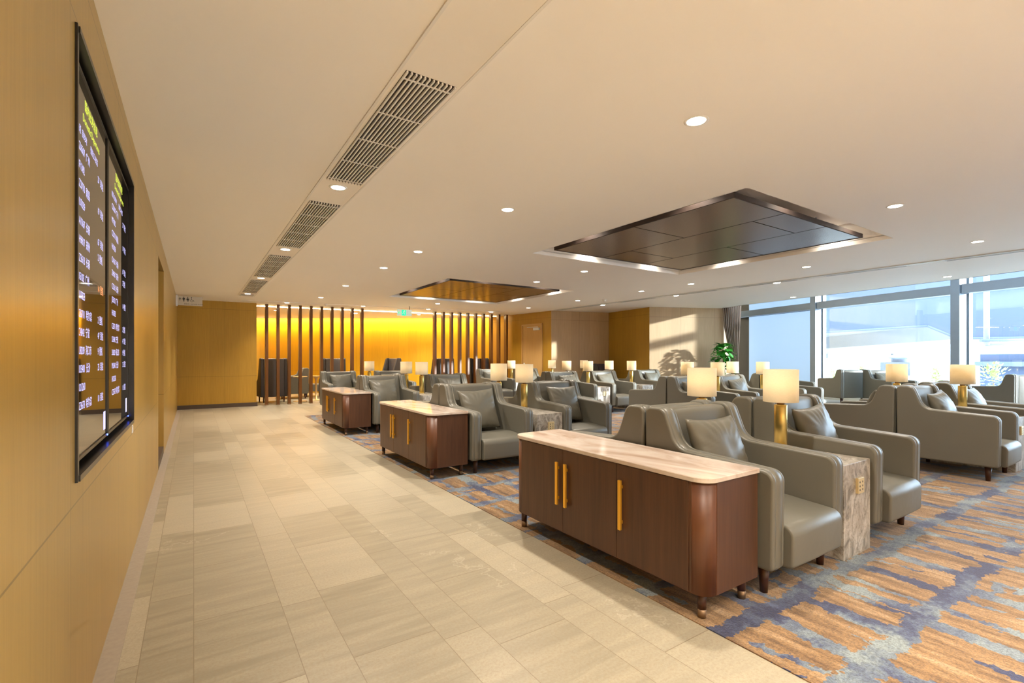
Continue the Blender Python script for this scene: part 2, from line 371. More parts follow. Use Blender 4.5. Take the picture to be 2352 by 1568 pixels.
# fascia above the ceiling edge, rising beside the tall glazing, and the upper soffit
fa = MB()
E_ = [(11.0, -3.1), (12.03, 2.06), (12.26, 2.91), (13.24, 8.04), (13.6, 8.75)]
for a, b_ in zip(E_[:-1], E_[1:]):
    fa.add([(a[0], a[1], H), (b_[0], b_[1], H), (b_[0], b_[1], 4.3), (a[0], a[1], 4.3), (a[0]-.05, a[1], H+.0), (b_[0]-.05, b_[1], H+.0), (b_[0]-.05, b_[1], 4.3), (a[0]-.05, a[1], 4.3)],
           [(0,1,2,3), (4,7,6,5), (0,4,5,1), (3,2,6,7)])
fao = fa.build('trim_2', M['ceil']); tag(fao, kind='structure')
uc = MB().prism([(10.9, -3.1), (15.0, -3.1), (19.4, 12.2), (13.5, 8.8), (13.1, 8.0), (12.2, 2.9), (12.0, 2.0)], 4.3, 4.36).build('ceiling_upper', M['ceil']); tag(uc, kind='structure')
# recess linings
for k, h in enumerate((h1, h2)):
    r = MB(); z1 = H + .30; T = .03
    r.box((h[0]-T, h[2]-T, H+.055), (h[1]+T, h[3]+T, z1 + .03) if False else (h[0], h[3]+T, z1)); r.box((h[1], h[2]-T, H+.055), (h[1]+T, h[3]+T, z1))
    r.box((h[0], h[2]-T, H+.055), (h[1], h[2], z1)); r.box((h[0], h[3], H+.055), (h[1], h[3]+T, z1)); r.box((h[0]-T, h[2]-T, z1), (h[1]+T, h[3]+T, z1+.03))
    o = r.build('trim_%d' % (3 + k), M['ceil']); tag(o, kind='structure')
def ceiling_slab(x0, x1, y0, y1, m, lab):
    cx, cy = (x0+x1)/2, (y0+y1)/2; e = empty('ceiling_panel', (cx, cy, 2.87)); tag(e, lab, 'ceiling panel', 'suspended wooden ceiling panels')
    MB().box((x0-cx, y0-cy, .004), (x1-cx, y1-cy, .05)).build('panel_board', m, e)
    f = MB()
    for a, b_ in (((x0-cx-.02, y0-cy-.02, 0), (x1-cx+.02, y0-cy, .05)), ((x0-cx-.02, y1-cy, 0), (x1-cx+.02, y1-cy+.02, .05)), ((x0-cx-.02, y0-cy, 0), (x0-cx, y1-cy, .05)), ((x1-cx, y0-cy, 0), (x1-cx+.02, y1-cy, .05))): f.box(a, b_)
    f.build('panel_edge', M['post_dark'], e)
    h = MB()
    for sx in (-1, 1):
        for sy in (-1, 1): h.tube([(sx*1.0, sy*1.0, .07), (sx*1.0, sy*1.0, .28)], .01)
    h.build('hanger', M['grey_metal'], e)
ceiling_slab(4.30, 7.08, 2.66, 5.36, M['slab_wood'], 'dark brown square wooden ceiling panel hung in the nearer white recess')
ceiling_slab(4.24, 6.98, 8.62, 11.36, M['slab_wood2'], 'amber brown wooden ceiling panel hung in the farther white recess')
# ------------------------------------------------------------------ ceiling fittings
LIGHTS = []
def spot(x, y, z, e, ang=115, blend=.8, c=(1, .89, .755), r=.045):
    l = bpy.data.lights.new('downlight_or_fill_beam', 'SPOT'); l.energy = e; l.spot_size = math.radians(ang); l.spot_blend = blend; l.color = c; l.shadow_soft_size = r
    o = bpy.data.objects.new('downlight_or_fill_beam', l); col.objects.link(o); o.location = (x, y, z); return o
dl = None
def downlight(x, y, lab, e=60, group='round recessed ceiling downlights', z=H, c=(1, .89, .755), r=.062):
    global dl
    if dl is None:
        dl = empty('downlight', (x, y, z))
        MB().lathe([(.058, .0), (.058, -.004), (.074, -.003), (.078, .002)], cap=False, seg=28).build('trim_ring', M['white'], dl)
        MB().lathe([(.058, -.0005), (.0575, -.003), (.001, -.0032)], seg=28, cap=True).build('lens', M['lamp_on'], dl)
        e_ = dl
    else:
        e_ = copy_tree(dl); e_.location = (x, y, z)
    tag(e_, lab, 'downlight', group)
    s = spot(x, y, z - .03, e, c=c); s.parent = None
    return e_
ORD = ['nearest', 'second nearest', 'third nearest', 'fourth nearest', 'fifth nearest', 'sixth nearest', 'farthest']
G = 'round recessed ceiling downlights'
for i, y in enumerate((1.9, 4.1, 6.44, 7.92, 10.34, 12.7)):
    downlight(2.66, y, 'round downlight in the line above the cabinets, %s of six' % ORD[i])
for y, lab in ((1.5, 'unseen'), (6.31, 'round downlight just beyond the nearer dark ceiling panel'), (7.71, 'round downlight just before the farther amber ceiling panel'), (12.36, 'round downlight just beyond the farther amber ceiling panel')):
    if lab == 'unseen': continue
    downlight(5.69, y, lab)
for i, y in enumerate((1.87, 3.96, 6.18, 7.49, 9.66, 11.91)):
    downlight(8.48, y, 'round downlight right of the wooden ceiling panels, %s of six' % ORD[i])
downlight(5.8, 1.88, 'large looking round downlight alone nearest the viewer, left of the dark ceiling panel corner')
for (x, y), w in zip(((11.69, 2.99), (12.46, 6.13)), ('nearer', 'farther')):
    downlight(x, y, 'round downlight between ceiling slot and window edge, the %s one' % w, 35)
for i, y in enumerate((4.37, 7.28, 10.16, 12.85)):
    downlight(1.06, y, 'round downlight set between the grilles over the corridor, %s of four' % ORD[i], 72, z=H-.008)
for i, y in enumerate((5.1, 7.5, 10.0)):
    downlight(9.72, y, 'small downlight inside the linear ceiling slot, %s of three' % ORD[i], 25, z=H-.012)
for i, (x, y) in enumerate(((2.12, 14.32), (4.11, 14.05), (6.05, 13.83), (8.18, 13.6))):
    downlight(x, y, 'small downlight in the thin slot before the post screen, %s from left' % ['first', 'second', 'third', 'last'][i], 45, z=H-.014)
for i, (x, y) in enumerate(((2.2, 17.0), (4.6, 16.6), (6.6, 15.9))):
    downlight(x, y, 'small downlight behind the wooden post screen, %s from left' % ['first', 'second', 'third'][i], 105)
for x, y in ((1.06, .2), (2.66, -.6), (5.8, -.8), (8.5, -.6), (1.06, -1.4), (4.2, -1.6), (2.66, -2.0), (0.3, -2.0)):      # unseen lines continue behind the viewpoint; rearmost spots added to brighten the near ceiling
    spot(x, y, H - .03, 75 if y > -1 else 170)
# square recess spots in the gaps round the panels
sq = None
def recess_spot(x, y, lab, z, aim=(0, 0), e=7):
    global sq
    if sq is None:
        sq = empty('recess_spotlight', (x, y, z)); e_ = sq
        MB().box((-.05, -.05, -.02), (.05, .05, 0)).build('housing', M['white'], sq)
        MB().box((-.032, -.032, -.023), (.032, .032, -.0202)).build('lens', M['lamp_on'], sq)
    else:
        e_ = copy_tree(sq); e_.location = (x, y, z)
    tag(e_, lab, 'spotlight', 'square spotlights in the ceiling recesses')
    spot(x + aim[0], y + aim[1], z - .05, e, 130)
for nm, h in (('nearer dark', h1), ('farther amber', h2)):
    zz = H + .30; cx = (h[0]+h[1])/2; cy = (h[2]+h[3])/2
    k = 0
    for side, pts in (('corridor', [(h[0]+.10, cy-.95), (h[0]+.10, cy+.65)]), ('window', [(h[1]-.12, cy-.95), (h[1]-.12, cy+.65)]), ('near', [(cx-.55, h[2]+.12), (cx+.95, h[2]+.12)]), ('far', [(cx-.6, h[3]-.10), (cx+.85, h[3]-.10)])):
        for j, (x, y) in enumerate(pts):
            recess_spot(x, y, 'square spotlight, %s side gap of the %s panel, %s one' % (side, nm, ('nearer or left', 'farther or right')[j]), zz)
# long strip with grilles over the corridor
b = MB().box((.90, -3, H-.006), (1.235, 13.35, H-.0005)).build('trim_5', M['ceil2']); tag(b, kind='structure')
e2 = MB()
e2.box((.885, -3, H-.009), (.90, 13.36, H)); e2.box((1.235, -3, H-.009), (1.25, 13.36, H)); e2.box((.885, 13.35, H-.009), (1.25, 13.365, H))
o = e2.build('trim_6', M['white']); tag(o, kind='structure')
for i, (y0, y1) in enumerate(((2.39, 4.2), (4.88, 7.1), (7.78, 10.0), (10.5, 12.6), (12.98, 13.32))):
    g = empty('air_grille', (1.068, (y0+y1)/2, H - .006)); L = (y1-y0)/2
    tag(g, 'long slatted air grille over the corridor, %s of five' % ORD[i], 'air grille', 'ceiling air grilles over the corridor')
    MB().box((-.145, -L, -.001), (.145, L, 0)).build('backing', M['dark'], g)
    s = MB()
    for k in range(12):
        x = -.138 + k*.0251; s.box((x-.0045, -L, -.013), (x+.0045, L, -.001))
    n = max(2, int((y1-y0)/.42))
    for k in range(n + 1):
        y = -L + .06 + k*(2*L-.12)/n; s.box((-.145, y-.004, -.014), (.145, y+.004, -.008))
    s.build('louvre_grid', M['white'], g)
# linear diffuser near the windows
def slot(p0, p1, w, lab, lit):
    d = Vector(p1)-Vector(p0); L = d.length
    e = empty('linear_diffuser', (p0[0], p0[1], H), math.atan2(d.y, d.x)); tag(e, lab, 'air diffuser')
    MB().box((0, -w/2, -.004), (L, w/2, -.0005)).build('channel', M['dark'] if lit else M['base_dark'], e)
    s = MB(); s.box((0, -w/2-.012, -.012), (L, -w/2, 0)); s.box((0, w/2, -.012), (L, w/2+.012, 0))
    if lit: s.box((0, -.012, -.012), (L, .004, -.004)); s.box((0, w/2-.06, -.010), (L, w/2-.04, -.004))
    s.build('frame', M['pale_metal'] if lit else M['ceil'], e)
    s = MB()
    for k in range(int(L/1.7)): s.box((k*1.7+.3, -w/2, -.009), (k*1.7+.8, w/2, -.003))
    s.build('blank_plate', M['ceil2'], e)
slot((9.72, -2.9), (9.60, 12.0), .15, 'long linear air slot in the ceiling parallel to the windows', True)
slot((1.04, 14.42), (8.5, 13.42), .045, 'thin linear slot across the ceiling before the post screen', False)
# sprinkler or detector domes
for (x, y), lab in (((8.9, 9.1), 'small white detector dome by the long ceiling slot'), ((3.1, 14.15), 'small white detector dome on the thin slot before the post screen')):
    e = empty('smoke_detector', (x, y, H)); tag(e, lab, 'smoke detector')
    MB().lathe([(.055, -.001), (.055, -.02), (.05, -.025)]).build('base', M['white'], e); MB().lathe([(.04, -.025), (.032, -.05), (.004, -.055)]).build('dome', M['white'], e)
# led strip behind the post screen
e = empty('light_strip', (1.5, 15.62, H-.002)); e.rotation_euler = (0, 0, math.atan2(-.82, 7.6)); tag(e, 'long warm lit strip across the ceiling just behind the post screen', 'light strip')
MB().box((0, -.035, -.028), (7.65, .035, -.012)).build('diffuser', M['led'], e); MB().box((-.02, -.05, -.012), (7.67, .05, 0)).build('profile', M['white'], e)
# cove wash on the golden back wall
def area(name, loc, size, e, c, rot):
    l = bpy.data.lights.new(name, 'AREA'); l.shape = 'RECTANGLE'; l.size, l.size_y = size; l.energy = e; l.color = c
    o = bpy.data.objects.new(name, l); col.objects.link(o); o.location = loc; o.rotation_euler = rot; return o
wd = (Vector((10.6, 15.0)) - Vector((1.3, 21.22))); wa = math.atan2(wd.y, wd.x); wn = Vector((math.sin(wa), -math.cos(wa)))
mid = Vector((1.3, 21.22)) + wd*.5 + wn*.24
cv = empty('cove_light', (mid.x, mid.y, H), wa); tag(cv, 'warm cove light strip along the top of the golden back wall', 'cove light')
MB().box((-5.2, -.05, -.02), (5.2, .05, 0)).build('cover', M['ceil'], cv)
area('cove_glow', (mid.x, mid.y, H - .03), (10.2, .06), 58, (1, .66, .2), (math.radians(18), 0, wa))
# ------------------------------------------------------------------ post screen
post = None
PL0 = Vector((1.72, 15.17)); PD = (Vector((9.22, 14.32)) - PL0)
f, yaw = 1105, .5847
def on_line(u):
    tt = (u-1176)/f; dx = math.sin(yaw)+tt*math.cos(yaw); dy = math.cos(yaw)-tt*math.sin(yaw)
    # PL0 + s PD = k (dx,dy)
    det = PD.x*(-dy) + PD.y*dx
    s = (-PL0.x*(-dy) - dx*PL0.y) / det
    return PL0 + PD*s
A_ = [1.72 + .288*i for i in range(10)]; B_ = [6.62 + .289*i for i in range(10)]
ow = ['first', 'second', 'third', 'fourth', 'fifth', 'sixth', 'seventh', 'eighth', 'ninth', 'tenth']
for nm, xs_ in (('left', A_), ('right', B_)):
    for i, x in enumerate(xs_):
        y = PL0.y + (x-PL0.x)*PD.y/PD.x
        if post is None:
            post = empty('screen_post', (x, y, 0)); p_ = post
            MB().box((-.038, -.075, .02), (.038, .075, H)).build('post', M['post_wood'], post, bevel=.003)
            MB().box((-.040, -.077, 0), (.040, .077, .03)).build('foot', M['bronze'], post)
        else:
            p_ = copy_tree(post); p_.location = (x, y, 0)
        tag(p_, 'floor to ceiling wooden post, %s from the left in the %s hand cluster' % (ow[i], nm), 'post', 'wooden posts of the screen')
# ------------------------------------------------------------------ armchair
def arm_profile(top=1.0):
    return fillet([(.435, .16, .03), (.445, top, .05), (.285, top, .075), (.185, .745, .13), (-.455, .712, .065), (-.448, .16, .03)], 9)
def make_chair():
    e = empty('armchair'); W = .425
    pr = arm_profile()
    for s in (-1, 1):
        mb = MB(); x0, x1 = (-W, -W+.125) if s < 0 else (W-.125, W)
        pad(mb, pr, x0, x1); mb.build('armrest', M['leather'], e)
    mb = MB()
    pad(mb, fillet([(.43, .17, .02), (.437, .985, .04), (.30, .985, .045), (.265, .80, .2), (.18, .40, .02), (.18, .17, .02)], 5), -W+.127, W-.127, .012, False)
    mb.build('backrest', M['leather'], e)
    mb = MB()
    pad(mb, fillet([(.178, .165, .02), (.178, .395, .02), (-.15, .42, .2), (-.50, .395, .065), (-.494, .16, .03)], 7), -W+.129, W-.129, .016, False)
    mb.build('seat', M['leather'], e)
    for sx in (-1, 1):
        for y in (-.35, .35):
            mb = MB(); mb.lathe([(.021, 0), (.031, .162)], (sx*(W-.09), y, 0), 14); mb.build('leg', M['leg_wood'], e)
    return e
def cushion_mesh(seed):
    N = 30; S = .265; vs = []; fs = []
    for side in (1, -1):
        for i in range(N + 1):
            for j in range(N + 1):
                u = -1 + 2*i/N; v = -1 + 2*j/N
                px = S*u*(1 - .085*(1 - v*v)*abs(u)**2); py = S*v*(1 - .085*(1 - u*u)*abs(v)**2)
                hh = .088*((1-abs(u)**2.4)*(1-abs(v)**2.4))**.50 if abs(u) < 1 and abs(v) < 1 else 0
                a = math.atan2(v, u); rr = max(abs(u), abs(v))
                wr = .005*math.sin(a*19 + 3*noise.noise((u*2+seed, v*2, side)))*(rr**3)*(1-rr)*6 if rr < 1 else 0
                wr += .008*noise.noise((u*2.3+seed*3.1, v*2.3, side*2.0))*(1-rr**2)
                vs.append((px, py, side*(hh + wr)))
    n = (N+1)**2; idx = lambda s, i, j: s*n + i*(N+1) + j
    for s in (0, 1):
        for i in range(N):
            for j in range(N):
                q = (idx(s, i, j), idx(s, i+1, j), idx(s, i+1, j+1), idx(s, i, j+1)); fs.append(q if s == 0 else q[::-1])
    me = bpy.data.meshes.new('cushion'); me.from_pydata(vs, [], fs)
    bm = bmesh.new(); bm.from_mesh(me); bmesh.ops.remove_doubles(bm, verts=bm.verts, dist=1e-5); bmesh.ops.recalc_face_normals(bm, faces=bm.faces); bm.to_mesh(me); bm.free()
    for p in me.polygons: p.use_smooth = True
    me.materials.append(M['leather2']); return me
CM = [cushion_mesh(k) for k in range(3)]
def make_cushion(k):
    o = link('cushion', CM[k % 3]); return o
# pedestal table with socket
def make_table():
    e = empty('side_table')
    MB().box((-.205, -.40, 0), (.205, .40, .63)).build('stone_block', M['stone'], e, bevel=.003)
    p = MB().box((-.03, -.418, .42), (.06, -.40, .525)).build('socket_plate', M['plate'], e, bevel=.002)
    s = MB()
    for x in (-.008, .034):
        for z in (.445, .47, .497): s.box((x-.005, -.4186, z-.006), (x+.005, -.4181, z+.006))
    s.build('socket_hole', M['dark'], p)
    return e
def make_lamp():
    e = empty('table_lamp')
    MB().lathe([(.062, 0), (.062, .012), (.05, .018)], seg=28).build('base', M['brass'], e)
    MB().lathe([(.045, .018), (.045, .345), (.041, .35)], seg=28).build('stem', M['brass'], e)
    MB().lathe([(.026, .35), (.026, .385)], seg=20).build('neck', M['bronze'], e)
    n = 40; R = []
    for r, z in ((.1225, .372), (.1225, .62), (.1185, .62), (.1185, .372), (.1225, .372)):
        R.append([(r*math.cos(2*PI*i/n), r*math.sin(2*PI*i/n), z) for i in range(n)])
    MB().rings(R, cap=False).build('lamp_shade', M['shade'], e)
    mb = MB()
    for k in range(3):
        a = k*2*PI/3; mb.tube([(0, 0, .40), (.119*math.cos(a), .119*math.sin(a), .40)], .0025, 6)
    mb.build('shade_carrier', M['bronze'], e)
    MB().lathe([(.012, .385), (.028, .43), (.03, .46), (.018, .485), (.002, .49)], seg=16).build('bulb', M['white'], e)
    return e
chair0, table0, lamp0 = make_chair(), make_table(), make_lamp()
used = {'c': 0, 't': 0, 'l': 0, 'u': 0}
def place(kind, proto, x, y, z, rz, lab, cat, group):
    o = proto if used[kind] == 0 else copy_tree(proto)
    used[kind] += 1; o.location = (x, y, z); o.rotation_euler = (0, 0, rz)
    tag(o, lab, cat, group); return o
def chair(x, y, rz, lab, cush=True, clab=None, z=.006, ck=0):
    place('c', chair0, x, y, z, rz, lab, 'armchair', 'taupe leather armchairs')
    if cush:
        o = make_cushion(used['u']); used['u'] += 1
        R = Matrix.Rotation(rz, 4, 'Z'); tilt = Matrix.Rotation(math.radians(90 - 19 - (used['u'] % 3)*2), 4, 'X')
        roll = Matrix.Rotation(math.radians((4, -1, -2, 3, 2)[used['u'] % 5]), 4, 'Z')
        # local: lower edge on seat, leaning on the backrest
        off = Vector(((-.03, -.06, .03)[used['u'] % 3], .10, .682))
        o.matrix_world = Matrix.Translation((x, y, z)) @ R @ Matrix.Translation(off) @ tilt @ roll
        tag(o, clab or ('square leather cushion leaning in the ' + lab), 'cushion', 'square leather cushions')
def table(x, y, rz, lab, z=.006): place('t', table0, x, y, z, rz, lab, 'side table', 'stone pedestal side tables')
def lamp(x, y, lab, z=.636):
    place('l', lamp0, x, y, z, 0, lab, 'table lamp', 'brass table lamps')
    l = bpy.data.lights.new('lamp_glow', 'POINT'); l.energy = .3; l.color = (1, .84, .62); l.shadow_soft_size = .03
    o = bpy.data.objects.new('lamp_glow', l); col.objects.link(o); o.location = (x, y, z + .52)
C1, C2, C3, C4, C5 = 3.065, 4.42, 7.54, 8.88, 10.6
T1, T2, T3 = 3.775, 8.2, 9.75
rows = [('nearest', 1.855, 2.76), ('middle', 5.25, 6.155), ('third', 8.815, 9.72)]
colname = {C1: 'beside the dark cabinet', C2: 'at the aisle end of the corridor-side block', C3: 'at the aisle end of the window-side block', C4: 'on the window side of the white-shaded lamps', C5: 'nearest the windows'}
lampy = [(1.95, 2.64), (5.40, 6.06), (8.95, 9.78)]
for r, (rn, yf, yb) in enumerate(rows):
    cs = [C1, C2, C3, C4] + ([C5] if r else [])
    for cx in cs:
        w = {C1: 'beside the cabinet', C2: 'on the left of the aisle', C3: 'on the right of the aisle', C4: 'second right of the aisle', C5: 'third right of the aisle'}[cx]
        chair(cx, yf, 0, 'taupe armchair facing the viewer, %s row, %s' % (rn, w), clab='cushion in the viewer-facing chair, %s row, %s' % (rn, w))
        chair(cx, yb, PI, 'taupe armchair turned away, behind the %s row, %s' % (rn, w), clab='cushion in the turned-away chair behind the %s row, %s' % (rn, w))
    for tx, tn in ((T1, 'left of the aisle'), (T2, 'just right of the aisle'), (T3, 'nearest the windows')):
        if tx == T3 and r == 0: continue
        table(tx, yf - .02, 0, 'stone pedestal table, %s row, near side, %s' % (rn, tn))
        table(tx, yb + .02, PI, 'stone pedestal table, %s row, far side, %s' % (rn, tn))
        lamp(tx, lampy[r][0], 'brass lamp, cream shade, %s row, near side, %s' % (rn, tn))
        lamp(tx, lampy[r][1], 'brass lamp, cream shade, %s row, far side, %s' % (rn, tn))
# fourth row
for cx, w, yy in ((C1, 'by the corridor', 12.28), (C2, 'left of the aisle', 12.28), (C3, 'right of the aisle', 12.28), (C4, 'before the alcove wall', 12.28)):
    chair(cx, yy, 0, 'taupe armchair in the farthest row before the posts, %s' % w, clab='square cushion in the farthest row armchair, %s' % w, z=0)
table(T1, 12.28, 0, 'stone pedestal table in the farthest row, left block', z=0); lamp(T1, 12.36, 'brass lamp with cream shade in the farthest row, left block', z=.63)
table(T2, 12.28, 0, 'stone pedestal table in the farthest row, right block', z=0); lamp(T2, 12.42, 'brass lamp with cream shade in the farthest row, right block', z=.63)
table(9.56, 11.70, 0, 'stone pedestal table before the alcove corner'); lamp(9.42, 11.95, 'brass lamp with cream shade before the alcove corner', z=.636)
table(10.2, 11.15, 0, 'stone pedestal table in the shaded alcove'); lamp(10.2, 11.33, 'half hidden brass lamp with cream shade in the shaded alcove')
# ------------------------------------------------------------------ cabinets
def make_cabinet(y0, y1, lab, r0=.085):
    """corridor face at x=2.145, ends y0..y1"""
    L = y1 - y0; e = empty('sideboard', (2.145, y0, 0)); tag(e, lab, 'sideboard', 'walnut sideboards with marble tops')
    W = .465
    pl = fillet([(0, 0, r0), (W, 0, 0.004), (W, L, 0.004), (0, L, r0)], 8)
    body = MB().prism(pl, .125, .702); body.sm = [True if len(q) == 4 and abs(body.v[q[0]][0]) < r0+.001 and abs(body.v[q[1]][0]) < r0+.001 and i < len(pl) else False for i, q in enumerate(body.f)]
    body.build('carcass', M['walnut_edge'], e)
    # end panels in a darker veneer
    MB().box((r0+.004, -.002, .128), (W-.002, .001, .70)).build('end_panel', M['walnut'], e)
    MB().box((r0+.004, L-.001, .128), (W-.002, L+.002, .70)).build('end_panel', M['walnut'], e)
    tp = fillet([(-.012, -.012, r0+.012), (W+.006, -.012, .006), (W+.006, L+.012, .006), (-.012, L+.012, r0+.012)], 8)
    t_ = MB(); t_.rings([[(x, y, z) for x, y in inset(tp, i)] for z, i in ((.704, .003), (.707, 0), (.727, 0), (.731, .003))], True, False); t_.build('marble_top', M['marble'], e)
    s0, s1 = .10, L-.10; n = 3; w = (s1-s0)/n
    MB().box((-.003, s0-.018 + .003, .135), (.002, s0-.003, .70)).build('filler_strip', M['walnut'], e)
    for k in range(n):
        d = MB().box((-.006, s0+k*w+.0018, .132), (.004, s0+(k+1)*w-.0018, .700)).build('door', M['walnut'], e, bevel=.001, seg=1)
        hy = (s0+(k+1)*w-.045, s0+(k+1)*w-.045, s0+k*w+.045)[k]
        h = MB(); h.box((-.034, hy-.011, .315), (-.018, hy+.011, .612)); h.box((-.02, hy-.006, .35), (-.005, hy+.006, .37)); h.box((-.02, hy-.006, .56), (-.005, hy+.006, .58))
        h.build('handle', M['gold'], d, bevel=.002)
    for x in (.05, W-.055):
        for y in (.06, L-.06):
            l = MB().lathe([(.022, .045), (.023, .128)], (x, y, 0), 16).build('leg', M['leg_wood'], e)
            MB().lathe([(.021, 0), (.022, .045)], (x, y, 0), 16).build('leg_tip', M['bronze'], l)
    e.location.z = .0 if True else 0
    return e
for y0, y1, lb in ((1.475, 3.20, 'largest, nearest walnut sideboard with marble top, at the carpet edge'), (4.86, 6.60, 'walnut sideboard with marble top, second along the carpet edge'), (8.45, 10.20, 'walnut sideboard with marble top, farthest along the carpet edge')):
    c_ = make_cabinet(y0, y1, lb); c_.location.z = .006
# ------------------------------------------------------------------ high back chairs behind the screen
def make_highback(name='wing_chair', top=1.32, m=None):
    e = empty(name); W = .37; m = m or M['hb_leather']
    side = fillet([(.36, .17, .03), (.30, top, .05), (.12, top, .06), (-.08, .70, .12), (-.30, .58, .05), (-.32, .17, .03)], 6)
    for s in (-1, 1):
        mb = MB(); x0, x1 = (-W, -W+.09) if s < 0 else (W-.09, W); pad(mb, side, x0, x1, .015, False); mb.build('wing', m, e)
    mb = MB(); pad(mb, fillet([(.365, .17, .02), (.305, top-.01, .03), (.20, top-.01, .03), (.20, .17, .02)], 4), -W+.092, W-.092, .012, False); mb.build('backrest', M['hb_leather2'], e)
    mb = MB(); pad(mb, fillet([(.20, .2, .01), (.20, .43, .02), (-.34, .44, .05), (-.34, .2, .02)], 4), -W+.092, W-.092, .015, False); mb.build('seat', M['hb_leather2'], e)
    for sx in (-1, 1):
        for y in (-.26, .30): MB().lathe([(.016, 0), (.026, .18)], (sx*.28, y, 0), 10).build('leg', M['leg_wood'], e)
    return e
hb = make_highback(); first = True
for x, y, rz, lb in ((1.98, 16.25, PI+.1, 'dark high back chair behind the leftmost posts, seen from behind'), (3.9, 16.9, PI, 'dark high back chair behind the middle posts of the left cluster'),
                     (7.28, 15.55, PI, 'dark high back chair behind the left part of the right post cluster'), (8.35, 14.95, PI, 'dark high back chair behind the right part of the right post cluster'),
                     (5.85, 16.9, -PI/2+.25, 'grey high back chair seen side on between the two post clusters'), (11.0, 11.15, .2, 'dark high back chair in the shaded alcove corner')):
    o = hb if first else copy_tree(hb); first = False
    o.location = (x, y, 0); o.rotation_euler = (0, 0, rz); o.scale = (1, 1, .87 if x > 10 else 1); tag(o, lb, 'wing chair', 'dark high back chairs')
# cafe tables and stools behind the screen
ct = None
for x, y, lb in ((2.72, 15.85, 'small pale wood pedestal table, left of two behind the left posts'), (3.2, 15.95, 'small pale wood pedestal table, right of two behind the left posts'), (5.15, 15.6, 'small pale wood pedestal table behind the lamps between the clusters')):
    if ct is None:
        ct = empty('pedestal_table'); c_ = ct
        MB().lathe([(.20, .745), (.205, .755), (.205, .765), (.2, .77)], seg=28).build('tabletop', M['light_wood'], ct)
        MB().lathe([(.035, .02), (.028, .1), (.028, .60), (.05, .70), (.10, .745)], seg=16).build('column', M['light_wood'], ct)
        MB().lathe([(.2, 0), (.2, .02), (.05, .03)], seg=28).build('base', M['light_wood'], ct)
    else: c_ = copy_tree(ct)
    c_.location = (x, y, 0); tag(c_, lb, 'table', 'small pedestal tables')
chair(2.72, 17.3, -PI/2, 'low grey armchair behind the left post cluster, beyond the pedestal tables', False, z=0)
pf = empty('ottoman', (3.42, 17.75, 0)); tag(pf, 'square grey leather ottoman on dark legs behind the left posts', 'ottoman')
mb = MB(); pad(mb, fillet([(.26, .18, .02), (.26, .44, .04), (-.26, .44, .04), (-.26, .18, .02)], 4), -.26, .26, .02, True); mb.build('seat', M['leather'], pf)
for sx in (-1, 1):
    for sy in (-1, 1): MB().lathe([(.015, 0), (.022, .18)], (sx*.2, sy*.2, 0), 8).build('leg', M['leg_wood'], pf)
# window-side chairs
for x, y, rz, ck, lb in ((16.15, 6.55, PI-.45, False, 'dark armchair against the glazing, pale back toward the viewer'), (16.15, 5.35, -.45, True, 'armchair by the glazing facing the viewer, next to the turned dark one'), (14.55, 2.75, PI-.45, False, 'dark armchair cut by the right frame edge, near the windows'),
                         (13.0, 6.5, -.2, False, 'armchair by the blind, back wing peeking over the far lamps')):
    chair(x, y, rz, lb, ck, 'square cushion in the armchair facing the viewer by the glazing', z=0)
# ------------------------------------------------------------------ displays
ds = empty('flight_display', (XW, 2.27, 0)); tag(ds, 'black framed pair of tall flight information screens set in the left wall', 'display')
fw = N1 - N0
fm = MB()
fm.box((-.095, 0, NZ0), (.008, .022, NZ1)); fm.box((-.095, fw-.022, NZ0), (.012, fw, NZ1)); fm.box((-.095, .022, NZ0), (.012, fw-.022, NZ0+.022)); fm.box((-.095, .022, NZ1-.022), (.012, fw-.022, NZ1))
fm.build('frame', M['black'], ds)
def text(body, size, m, parent, name, loc, align='LEFT', ex=0.0, mat=None, sx=1):
    cu = bpy.data.curves.new(name, 'FONT'); cu.body = body; cu.size = size; cu.align_x = align; cu.extrude = ex; cu.resolution_u = 2
    tmp = bpy.data.objects.new('tmp', cu); col.objects.link(tmp); dg = bpy.context.evaluated_depsgraph_get(); dg.update()
    me = bpy.data.meshes.new_from_object(tmp.evaluated_get(dg)); bpy.data.objects.remove(tmp)
    me.materials.clear(); me.materials.append(m); me.name = name
    o = link(name, me, parent); o.location = loc
    if mat is not None: o.rotation_euler = mat
    o.scale.x = sx
    return o
YW = (PI/2, 0, PI/2)
flights = [('CZ6507', '广州', '27'), ('MF1382', '', ''), ('CZ3770', '南昌', '19'), ('HU7059', '', ''), ('CA1367', '长春', '67'), ('ZH9817', '郑州', '2'), ('CZ3613', '长春', ''), ('JD5103', '广州', '14'), ('HU7823', '', ''), ('CZ6711', '哈尔滨', '2'),
           ('SC4842', '宁波', '47'), ('3U8209', '海口市', '9'), ('MU5401', '长沙', '25'), ('HO1260', '', ''), ('CZ3673', '哈尔滨', '10')]
